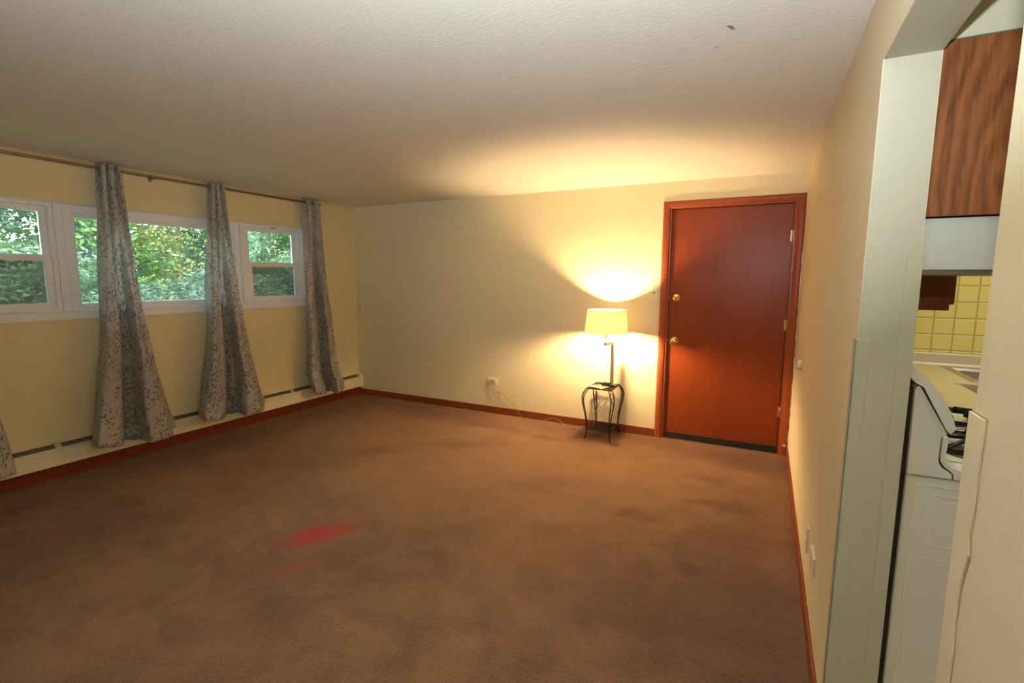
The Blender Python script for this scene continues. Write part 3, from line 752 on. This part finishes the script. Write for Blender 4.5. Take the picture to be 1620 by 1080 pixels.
def legpath(sx_, sy_, ex, ey):
    # ex,ey: where the rod starts on the top frame; merges with its twin near the shelf
    prof = [(.468, 0.0, 1), (.452, .016, 1), (.420, .032, 1), (.385, .038, .95), (.34, .034, .85), (.28, .022, .7), (.22, .010, .52), (.16, .001, .35), (.11, -.004, .15), (.08, -.005, .05), (.04, -.001, .0), (.0, .006, 0)]
    out = []
    for z, o_, k in prof:
        out.append((TX+sx_*(hx+o_)-sx_*ex*k, TY+sy_*(hy+o_)-sy_*ey*k, z))
    return out
for sx_, sy_ in ((-1, -1), (1, -1), (1, 1), (-1, 1)):
    mb = MB()
    A = legpath(sx_, sy_, .026, 0); B = legpath(sx_, sy_, 0, .026)
    mb.tube(A, [.0046]*9+[.0058]*3, 8); mb.tube(B, [.0046]*9+[.0058]*3, 8)
    # leaf loops between the twin rods
    for (i0, i1) in ((1, 3), (3, 5), (6, 7)):
        a0, a1, b0, b1 = Vector(A[i0]), Vector(A[i1]), Vector(B[i0]), Vector(B[i1])
        c0 = (a0+b0+a1+b1)/4; u = ((a0+a1)-(b0+b1))/4; v = ((a1+b1)-(a0+b0))/4
        mb.tube([c0+u*math.cos(a)*.8+v*math.sin(a)*.9 for a in [2*PI*j/12 for j in range(12)]], .0022, 5, closed=True)
    mb.tube([Vector(A[-1])+Vector((0, 0, .006)), Vector(A[-1])], [.0065, .0075], 8)
    mb.build('leg', 'iron', t)

# ------------------------------------------------------------------ table lamp
PX, PY, Z0 = -1.458, -.165, .473
SXc, SYc = -1.494, -.265
lamp = empty('table_lamp', (PX, PY, Z0), 'lit lamp with a cream drum shade and square offset metal arm on the iron table', 'lamp')
mb = MB(); mb.box(PX-.045, PX+.045, PY-.040, PY+.050, Z0, Z0+.012, .003); mb.build('base', 'iron', lamp)
MB().box(PX-.0145, PX+.0145, PY-.0125, PY+.0125, Z0+.010, .884, .002).build('pole', 'nickel', lamp)
dv = Vector((SXc-PX, SYc-PY, 0)); ln_ = dv.length; ux = dv.normalized(); uy = Vector((-ux.y, ux.x, 0))
mb = MB()
e0 = Vector((PX, PY, 0))-ux*.0125; e1 = Vector((SXc, SYc, 0))+ux*.020
vs = []
for e in (e0, e1):
    for sd in (-.0125, .0125):
        for zz in (.856, .884): vs.append(mb.bm.verts.new((e.x+uy.x*sd, e.y+uy.y*sd, zz)))
for idx in ((0, 1, 3, 2), (4, 6, 7, 5), (0, 4, 5, 1), (2, 3, 7, 6), (1, 5, 7, 3), (0, 2, 6, 4)): mb.bm.faces.new([vs[i] for i in idx])
mb.build('arm', 'nickel', lamp)
mb = MB(); mb.tube([(SXc, SYc, .884), (SXc, SYc, .94)], .0045, 10); mb.build('stem', 'steel', lamp)
mb = MB(); mb.lathe([(.010, .928), (.016, .934), (.017, .950), (.017, .982), (.013, .986)], (SXc, SYc, 0), 'Z', 20); mb.build('socket', 'white_plastic', lamp)
# bulb
mb = MB(); mb.lathe([(.0005, 1.068), (.014, 1.064), (.025, 1.054), (.029, 1.038), (.026, 1.022), (.018, 1.006), (.013, .996), (.013, .990)], (SXc, SYc, 0), 'Z', 20); mb.build('bulb', 'bulb', lamp)
# shade: drum with thickness, rims and spider
mb = MB(); R1, R0, zt, zb_ = .171, .191, 1.176, .975
mb.lathe([(R0, zb_), (R1, zt), (R1-.0016, zt), (R0-.0016, zb_), (R0, zb_)], (SXc, SYc, 0), 'Z', 64, cap=False); sh = mb.build('lamp_shade', 'shade', lamp)
for rr, zz in ((R1, zt), (R0, zb_)):
    mb = MB(); mb.tube([(SXc+(rr)*math.cos(a), SYc+(rr)*math.sin(a), zz) for a in [2*PI*k_/64 for k_ in range(64)]], .0022, 6, closed=True); mb.build('rim', 'trim_cream', sh)
mb = MB()
for a in (0, 2*PI/3, 4*PI/3): mb.tube([(SXc+.018*math.cos(a), SYc+.018*math.sin(a), .985), (SXc+.186*math.cos(a), SYc+.186*math.sin(a), .985)], .0016, 6)
mb.build('spider', 'steel', sh)
# cord: from the lamp foot, through the lattice, across the shelf, along the carpet, up to the outlet
def smooth(pts, n_=6):
    P = [Vector(p) for p in pts]; P = [P[0]]+P+[P[-1]]; out = []
    for i in range(1, len(P)-2):
        for k_ in range(n_):
            t_ = k_/n_; a, b_, c_, d_ = P[i-1], P[i], P[i+1], P[i+2]
            out.append(.5*((2*b_)+(c_-a)*t_+(2*a-5*b_+4*c_-d_)*t_*t_+(3*b_-a-3*c_+d_)*t_**3))
    out.append(P[-2]); return out
cp = [(PX-.02, PY-.05, .488), (-1.455, -.25, .480), (-1.445, -.22, .455), (-1.46, -.20, .40), (-1.52, -.19, .33), (-1.575, -.17, .29), (-1.605, -.12, .22), (-1.622, -.10, .12), (-1.64, -.12, .075),
      (-1.68, -.16, .03), (-1.74, -.14, .006), (-1.86, -.115, .004), (-1.935, -.14, .004), (-1.97, -.09, .035), (-2.05, -.05, .052), (-2.13, -.055, .040), (-2.20, -.09, .010), (-2.27, -.13, .004),
      (-2.36, -.13, .004), (-2.42, -.085, .012), (-2.465, -.045, .05), (-2.54, -.020, .125), (-2.65, -.016, .20), (-2.72, -.016, .265), (-2.76, -.018, .315), (-2.788, -.020, .345)]
mb = MB(); mb.tube(smooth(cp, 6), .0022, 6); crd = mb.build('power_cord', 'cord', lamp)
MB().box(-2.803, -2.772, -.026, -.008, .340, .372, .004).box(-2.796, -2.780, -.034, -.024, .346, .366, .003).build('plug', 'plug', crd)
mb = MB()
def strip(mb, a, b_, wd, th, mi):
    a, b_ = Vector(a), Vector(b_); u = (b_-a).normalized(); v = Vector((u.z, 0, -u.x))*wd/2; nn = Vector((0, -th, 0))
    q = [a-v, a+v, b_+v, b_-v]; A = [mb.bm.verts.new(p) for p in q]; B = [mb.bm.verts.new(p+nn) for p in q]
    mb.bm.faces.new(A).material_index = mi; mb.bm.faces.new(B).material_index = mi
    for i in range(4): mb.bm.faces.new((A[i], A[(i+1) % 4], B[(i+1) % 4], B[i])).material_index = mi
strip(mb, (-2.788, -.022, .318), (-2.735, -.024, .250), .022, .0012, 0)
strip(mb, (-2.730, -.0245, .262), (-2.688, -.026, .190), .020, .0012, 0)
strip(mb, (-2.736, -.0260, .256), (-2.706, -.0275, .212), .013, .0006, 1)
mb.build('warning_tag', ['tag_white', 'tag_red'], crd)

# papers and clutter on the table
mb = MB()
vs = [(-1.632, -.285, .4755), (-1.500, -.345, .4755), (-1.455, -.235, .4755), (-1.585, -.175, .4755)]
A = [mb.bm.verts.new(p) for p in vs]; B = [mb.bm.verts.new((p[0], p[1], p[2]+.0018)) for p in vs]
mb.bm.faces.new(A); mb.bm.faces.new(B)
for i in range(4): mb.bm.faces.new((A[i], A[(i+1) % 4], B[(i+1) % 4], B[i]))
tag(mb.build('envelope', 'paper'), 'tan paper envelope lying on the small iron table', 'envelope')
random.seed(3)
mb = MB(); pts = []
for i in range(90):
    a = i*.42; rr = .026+.010*math.sin(i*.9)
    pts.append((PX-.035+rr*math.cos(a)*1.25, PY-.060+rr*math.sin(a)*.8, .496+.012*math.sin(i*.7)+.004*random.random()))
mb.tube(pts, .0033, 6)
tag(mb.build('coiled_cable', 'rubber'), 'bundle of coiled black cable at the foot of the lamp pole', 'cable')
k = empty('key_ring', (-1.560, -.235, .478), 'small brass keys lying on the tan envelope', 'keys')
mb = MB(); mb.tube([(-1.548+.013*math.cos(a), -.235+.013*math.sin(a), .4800) for a in [2*PI*j/20 for j in range(20)]], .0016, 6, closed=True); mb.build('ring', 'steel', k)
for a in (2.6, 3.3, 4.1):
    u = Vector((math.cos(a), math.sin(a), 0)); v = Vector((-u.y, u.x, 0)); c0 = Vector((-1.548, -.235, .4805+a*.0008))+u*.012
    mb = MB(); mb.lathe([(.0105, 0), (.0105, .002), (.001, .0021)], tuple(c0+u*.008), 'Z', 16)
    q = [c0+u*.016-v*.004, c0+u*.016+v*.004, c0+u*.044+v*.003, c0+u*.044-v*.004]
    A = [mb.bm.verts.new(p) for p in q]; B = [mb.bm.verts.new(p+Vector((0, 0, .002))) for p in q]
    mb.bm.faces.new(A); mb.bm.faces.new(B)
    for i in range(4): mb.bm.faces.new((A[i], A[(i+1) % 4], B[(i+1) % 4], B[i]))
    mb.build('key', 'brass', k)

# ------------------------------------------------------------------ kitchen
st = empty('kitchen_range', (.48, -2.46, 0), 'white gas kitchen range seen from its side through the doorway', 'stove')
SY0, SY1 = -2.840, -2.085
mb = MB(); mb.box(.153, .80, SY0+.004, SY1, .06, .900, .004); mb.box(.19, .76, SY0+.03, SY1-.03, 0, .06)
mb.build('body', 'enamel', st)
def rrect(x0, x1, z0, z1, r, y, n_=6):
    out = []
    for (cx, cz, a0) in ((x1-r, z1-r, 0), (x0+r, z1-r, PI/2), (x0+r, z0+r, PI), (x1-r, z0+r, 1.5*PI)):
        for i in range(n_+1):
            a = a0+PI/2*i/n_; out.append((cx+r*math.cos(a), y, cz+r*math.sin(a)))
    return out
mb = MB(); mb.tube(rrect(.175, .78, .13, .875, .02, SY0+.0045), .0016, 5, closed=True); mb.tube(rrect(.20, .755, .70, .850, .03, SY0+.0045), .0016, 5, closed=True)
mb.tube(rrect(.22, .735, .74, .832, .03, SY0+.0045), .0014, 5, closed=True); mb.tube(rrect(.185, .755, .20, .66, .03, SY0+.0045), .0014, 5, closed=True)
mb.build('embossed_ribs', 'enamel', st)
side = [(.153, .904), (.151, 1.150), (.157, 1.160), (.163, 1.156), (.231, 1.030), (.219, 1.020), (.218, .960), (.220, .947), (.228, .934), (.243, .925), (.250, .918), (.252, .904)]
MB().prism(side, SY0, SY1).build('side_panel', 'enamel', st)
top = [(.223, 1.019), (.236, 1.021), (.233, .964), (.237, .950), (.246, .940), (.266, .932), (.80, .932), (.805, .925), (.805, .904), (.256, .904), (.254, .920), (.246, .928), (.232, .938), (.224, .950), (.222, .962)]
MB().prism(top, SY0, SY1).build('cooktop', 'enamel', st)
cap = [(.129, 1.190), (.131, 1.216), (.137, 1.218), (.165, 1.192), (.187, 1.166), (.210, 1.134), (.229, 1.101), (.240, 1.073), (.2465, 1.052), (.244, 1.042), (.237, 1.034), (.229, 1.040), (.168, 1.158), (.150, 1.168)]
MB().prism(cap, SY0-.004, SY1+.004).build('backguard', 'enamel', st)
MB().box(.132, .150, SY0+.02, SY1-.02, .10, 1.15).build('back_cover', 'dark', st)  # black stands in for the shade in the gap behind the range
MB().tube([(.822, SY0+.08, .80), (.835, SY0+.12, .80), (.835, SY1-.12, .80), (.822, SY1-.08, .80)], .009, 10).build('oven_handle', 'enamel', st)
MB().box(.80, .824, SY0+.02, SY1-.02, .20, .84, .006).build('oven_door', 'enamel', st)
for i in range(4):
    mb = MB(); mb.lathe([(.020, 0), (.018, -.022), (.0005, -.024)], (.804, SY0+.12+i*.17, .885), 'X', 16); mb.build('knob', 'enamel', st)
for gx in (.36, .64):
    for gy in (-2.650, -2.275):
        mb = MB(); mb.lathe([(.085, .9325), (.080, .9345), (.045, .936), (.040, .948), (.0005, .950)], (gx, gy, 0), 'Z', 28); mb.build('burner', 'damper', st)
        mb = MB(); zt_ = .982; q = .118
        mb.tube([(gx-q, gy-q, zt_-.018), (gx+q, gy-q, zt_-.018), (gx+q, gy+q, zt_-.018), (gx-q, gy+q, zt_-.018)], .0080, 8, closed=True)
        for a in range(4):
            c_, s_ = math.cos(a*PI/2), math.sin(a*PI/2)
            mb.tube([(gx+c_*q, gy+s_*q, zt_-.018), (gx+c_*(q-.02), gy+s_*(q-.02), zt_), (gx+c_*.03, gy+s_*.03, zt_)], .0078, 8)
            c2, s2 = math.cos(a*PI/2+PI/4)*q*1.35, math.sin(a*PI/2+PI/4)*q*1.35
            mb.tube([(gx+c2, gy+s2, .934), (gx+c2, gy+s2, zt_-.014), (gx+c2*.45, gy+s2*.45, zt_)], .0075, 8)
        mb.build('grate', 'iron', st)
hd = empty('range_hood', (.35, -2.46, 1.48), 'pale grey metal range hood beneath the oak wall cabinet above the stove', 'range hood')
MB().prism([(.128, 1.482), (.60, 1.482), (.60, 1.53), (.47, 1.618), (.128, 1.618)], SY0, SY1).build('hood_body', 'hood', hd)
MB().box(.128, .602, SY0+.004, SY1-.004, 1.470, 1.4815).build('bottom_rim', 'damper', hd)
cb = empty('wall_cabinet', (.28, -2.46, 1.63), 'tall-grained oak wall cabinet directly above the grey range hood', 'cabinet', 'kitchen wall cabinets')
MB().box(.128, .430, -2.850, -2.082, 1.6225, 2.062, .001).build('cabinet_body', 'oak', cb)
MB().box(.4305, .448, -2.840, -2.092, 1.635, 2.050, .004).build('door', 'oak', cb)
cb = empty('wall_cabinet', (.28, -1.6, 1.335), 'darker wall cabinet beyond the range hood, its lower corner hanging over the counter', 'cabinet', 'kitchen wall cabinets')
MB().box(.128, .405, -2.050, -.95, 1.335, 2.062, .001).build('cabinet_body', 'dark_wood', cb)
MB().box(.4055, .424, -2.035, -1.50, 1.358, 2.050, .005).build('door', 'dark_wood', cb)
MB().box(.4055, .424, -1.49, -.965, 1.358, 2.050, .005).build('door', 'dark_wood', cb)
# counter and base cabinets
ct = empty('countertop', (.45, -1.2, .85), 'yellow beige laminate L-shaped countertop beyond the stove', 'countertop')
SX0, SX1, SYa, SYb = .835, 1.55, -.955, -.375
mb = MB()
mb.box(.128, .722, -2.075, -1.057, .845, .885); mb.box(.128, SX0, -1.057, KY-.002, .845, .885)
mb.box(SX0, SX1, -1.057, SYa, .845, .885); mb.box(SX0, SX1, SYb, KY-.002, .845, .885); mb.box(SX1, 2.59, -1.057, KY-.002, .845, .885)
weld(mb); mb.build('worktop', 'laminate', ct)
MB().prism([(KY-.002, .886), (KY-.002, .966), (KY-.016, .966), (KY-.020, .960), (KY-.020, .900), (KY-.030, .886)], .128, 2.59, 'YZ').build('backsplash_ledge', 'splash', ct)
MB().box(.722, 2.59, -1.075, -1.057, .840, .893, .004).build('front_edge', 'splash', ct)
MB().box(.722, .740, -2.075, -1.075, .840, .886, .003).build('front_edge', 'laminate', ct)
for nm, args, lab in (('base_cabinet', (.128, .700, -2.07, -1.03), 'dark red base cabinet under the counter run beside the stove'), ('base_cabinet', (.704, 2.58, -1.03, KY-.005), 'dark red base cabinet under the sink counter')):
    c_ = empty(nm, ((args[0]+args[1])/2, (args[2]+args[3])/2, 0), lab, 'cabinet', 'kitchen base cabinets')
    a0, a1, b0, b1 = args
    MB().box(a0, a0+.018, b0, b1, 0, .838).box(a1-.018, a1, b0, b1, 0, .838).box(a0+.018, a1-.018, b0, b0+.018, 0, .838).box(a0+.018, a1-.018, b1-.012, b1, 0, .838).box(a0+.018, a1-.018, b0+.018, b1-.012, .08, .098).build('cabinet_body', 'dark_wood', c_)
    if args[0] < .5: MB().box(.7005, .716, -2.05, -1.10, .12, .80, .004).build('door', 'dark_wood', c_)
    else: MB().box(.76, 1.60, -1.048, -1.031, .12, .80, .004).build('door', 'dark_wood', c_)
sk = empty('kitchen_sink', (1.19, -.66, .885), 'stainless steel sink set in the laminate counter', 'sink')
mb = MB(); mb.box(SX0-.012, SX1+.012, SYa-.012, SYa+.02, .8853, .889, .001); mb.box(SX0-.012, SX1+.012, SYb-.05, SYb+.012, .8853, .889, .001)
mb.box(SX0-.012, SX0+.03, SYa+.02, SYb-.05, .8853, .889, .001); mb.box(SX1-.03, SX1+.012, SYa+.02, SYb-.05, .8853, .889, .001); mb.build('rim', 'steel', sk)
mb = MB()
bx0, bx1, by0, by1 = SX0+.03, SX1-.03, SYa+.02, SYb-.05
rings = []
for (ins, z) in ((0, .887), (.006, .872), (.014, .74), (.05, .725)):
    rings.append([mb.bm.verts.new(p) for p in ((bx0+ins, by0+ins, z), (bx1-ins, by0+ins, z), (bx1-ins, by1-ins, z), (bx0+ins, by1-ins, z))])
for a_, b_ in zip(rings, rings[1:]):
    for i in range(4): mb.bm.faces.new((a_[i], a_[(i+1) % 4], b_[(i+1) % 4], b_[i]))
mb.bm.faces.new(rings[-1]); mb.build('basin', 'steel', sk)
mb = MB(); mb.box(TH+.001, 2.59, KY-.008, KY-.0005, .967, 1.55)
tag(mb.build('tile_backsplash', 'tile'), 'glossy yellow square tiles covering the kitchen wall behind the counter', 'tiles')

# ------------------------------------------------------------------ outdoors
GZ = .35
struct('ground_outside', MB().box(-40, L-.15, -25, 30, GZ-.1, GZ), 'lawn')
def leaves(name, m, centers, count, size, seed, parent, flat_=.5):
    """crown made of many small folded leaves scattered over clumps"""
    rnd = np.random.default_rng(seed)
    V = []; F = []
    cen = np.array([c[:3] for c in centers]); rad = np.array([c[3] for c in centers])
    pick = rnd.integers(0, len(centers), count)
    dirs = rnd.normal(size=(count, 3)); dirs /= np.linalg.norm(dirs, axis=1)[:, None]
    rr = rad[pick]*(rnd.random(count)**.42)
    P = cen[pick]+dirs*rr[:, None]*np.array([1, 1, .8])
    a = rnd.normal(size=(count, 3)); a[:, 2] *= flat_; a /= np.linalg.norm(a, axis=1)[:, None]
    b_ = rnd.normal(size=(count, 3)); b_ -= (b_*a).sum(1)[:, None]*a; b_ /= np.linalg.norm(b_, axis=1)[:, None]
    s = size*(.6+.8*rnd.random(count))[:, None]
    nrm = np.cross(a, b_)
    q = np.stack([P-a*s, P+b_*s*.42+nrm*s*.12, P+a*s, P-b_*s*.42+nrm*s*.12], axis=1).reshape(-1, 3)
    base = Vector((0, 0, 0)); p = parent
    while p is not None: base += p.location; p = p.parent
    q = q-np.array(base)
    idx = np.arange(count)*4
    faces = np.concatenate([np.stack([idx, idx+1, idx+2], 1), np.stack([idx, idx+2, idx+3], 1)])
    me = bpy.data.meshes.new(name)
    me.vertices.add(len(q)); me.vertices.foreach_set('co', q.astype(np.float32).ravel())
    me.loops.add(len(faces)*3); me.loops.foreach_set('vertex_index', faces.astype(np.int32).ravel())
    me.polygons.add(len(faces)); me.polygons.foreach_set('loop_start', np.arange(len(faces), dtype=np.int32)*3)
    me.update(calc_edges=True)
    o = bpy.data.objects.new(name, me); C.objects.link(o); o.parent = parent; me.materials.append(M[m])
    return o
def make_tree(x, y, h, cr, m, label, seed, n=9000, size=.048, low=.15, cat='tree', nm='tree', group='trees beyond the windows'):
    rnd = random.Random(seed)
    r = empty(nm, (x, y, GZ), label, cat, group)
    mb = MB(); tips = []
    tp = [(x+.06*math.sin(k_*1.3+seed), y+.06*math.cos(k_*1.7+seed), GZ+h*k_/6) for k_ in range(6)]
    mb.tube(tp, [.09*h/4*(1-k_/7) for k_ in range(6)], 8)
    for i in range(11):
        z = GZ+h*(low+(.95-low)*i/10); a = i*2.4+seed; ln2 = cr*(.55+.45*rnd.random())*(1-.45*max(0, i/10-.4))
        p0 = Vector((x, y, z-.1)); p1 = p0+Vector((math.cos(a)*ln2*.55, math.sin(a)*ln2*.55, .18*h*.4)); p2 = p0+Vector((math.cos(a)*ln2, math.sin(a)*ln2, .22*h*.5))
        mb.tube([p0, p1, p2], [.022, .014, .006], 6); tips += [p1, p2, (p0+p1)/2]
    mb.build('trunk', 'bark', r)
    cl = [(t_.x, t_.y, max(GZ+.25, t_.z), cr*(.26+.20*rnd.random())) for t_ in tips]
    leaves('foliage', m, cl, n, size, seed, r)
    return r
make_tree(-9.6, -2.4, 3.9, 1.7, 'leaf_teal', 'blue-green leafy tree seen through the left window and the left part of the wide one', 11, 19000)
make_tree(-8.6, -3.9, 2.6, 1.3, 'leaf_dark', 'dark low tree outside the lower pane of the leftmost window', 12, 15000)
make_tree(-10.2, -.5, 3.2, 1.5, 'leaf_green', 'mid-green arching tree in the middle of the wide window', 13, 17000)
make_tree(-11.3, .9, 4.0, 1.7, 'leaf_yellow', 'yellow-green autumn tree behind the right part of the wide window', 14, 16000)
make_tree(-9.2, 1.4, 3.1, 1.2, 'leaf_teal', 'blue-green bushy tree beside the right end of the wide window', 15, 16000)
make_tree(-12.4, 3.6, 4.4, 2.0, 'leaf_yellow', 'yellow-green tree filling the upper pane of the right window', 16, 17000)
make_tree(-9.8, 3.2, 2.7, 1.2, 'leaf_green', 'mid-green tree at the right side of the right window', 17, 14000)
make_tree(-12.6, -3.6, 4.6, 2.1, 'leaf_green', 'tall green tree rising behind the leftmost window', 18, 16000)
def make_bush(x, y, rx, hgt, m, label, seed, n=5000, size=.036):
    r = empty('bush', (x, y, GZ), label, 'bush', 'bushes below the windows outside')
    rnd = random.Random(seed); mb = MB(); cl = []
    for i in range(9):
        a = i*2.4; p0 = Vector((x, y, GZ)); p1 = p0+Vector((math.cos(a)*rx*.6, math.sin(a)*rx*.6, hgt*(.4+.4*rnd.random())))
        mb.tube([p0, (p0+p1)/2+Vector((0, 0, .05)), p1], [.012, .009, .004], 5); cl.append((p1.x, p1.y, p1.z, rx*.5))
    mb.build('stems', 'bark', r); leaves('foliage', m, cl, n, size, seed, r)
make_bush(-7.3, -1.0, .75, 1.05, 'leaf_dark', 'dark bush low in the middle of the wide window', 21, 10000)
make_bush(-7.6, .35, .7, 1.1, 'leaf_teal', 'blue-green bush low at the right end of the wide window', 22, 10000)
make_bush(-7.5, 1.65, .65, 1.15, 'leaf_dark', 'dark bush low outside the right window', 23, 10000)
make_bush(-7.2, -2.6, .7, 1.2, 'leaf_teal', 'blue-green bush outside the left end of the wide window', 24, 10000)
# dense hedge closing the garden
hedge = []
rnd = random.Random(9)
r = empty('hedge', (-14.5, 2.0, GZ), 'dense dark hedge closing the garden behind all the trees', 'hedge')
mb = MB()
for i in range(34):
    y = -9+i*.72; mb.tube([(-14.5, y, GZ), (-14.4+.1*math.sin(i), y+.1, GZ+1.6)], [.05, .02], 6)
    for zz in (.4, .9, 1.4): hedge.append((-14.5+.3*math.sin(i*2.1), y, GZ+zz, .65))
mb.build('stems', 'bark', r)
leaves('foliage', 'leaf_dark', hedge, 42000, .075, 77, r)
mb = MB(); mb.box(-7.95, -7.85, .58, .68, GZ, 1.78, .005)
tag(mb.build('garden_post', 'orange_wood'), 'orange-brown wooden post outside the right end of the wide window', 'post')
mb = MB(); mb.box(-6.72, -6.56, -.62, -.42, GZ, 1.31, .01); mb.box(-6.74, -6.54, -.64, -.40, 1.31, 1.33, .004)
tag(mb.build('garden_box', 'yellow_box'), 'ochre yellow box standing among the bushes outside the wide window', 'box')
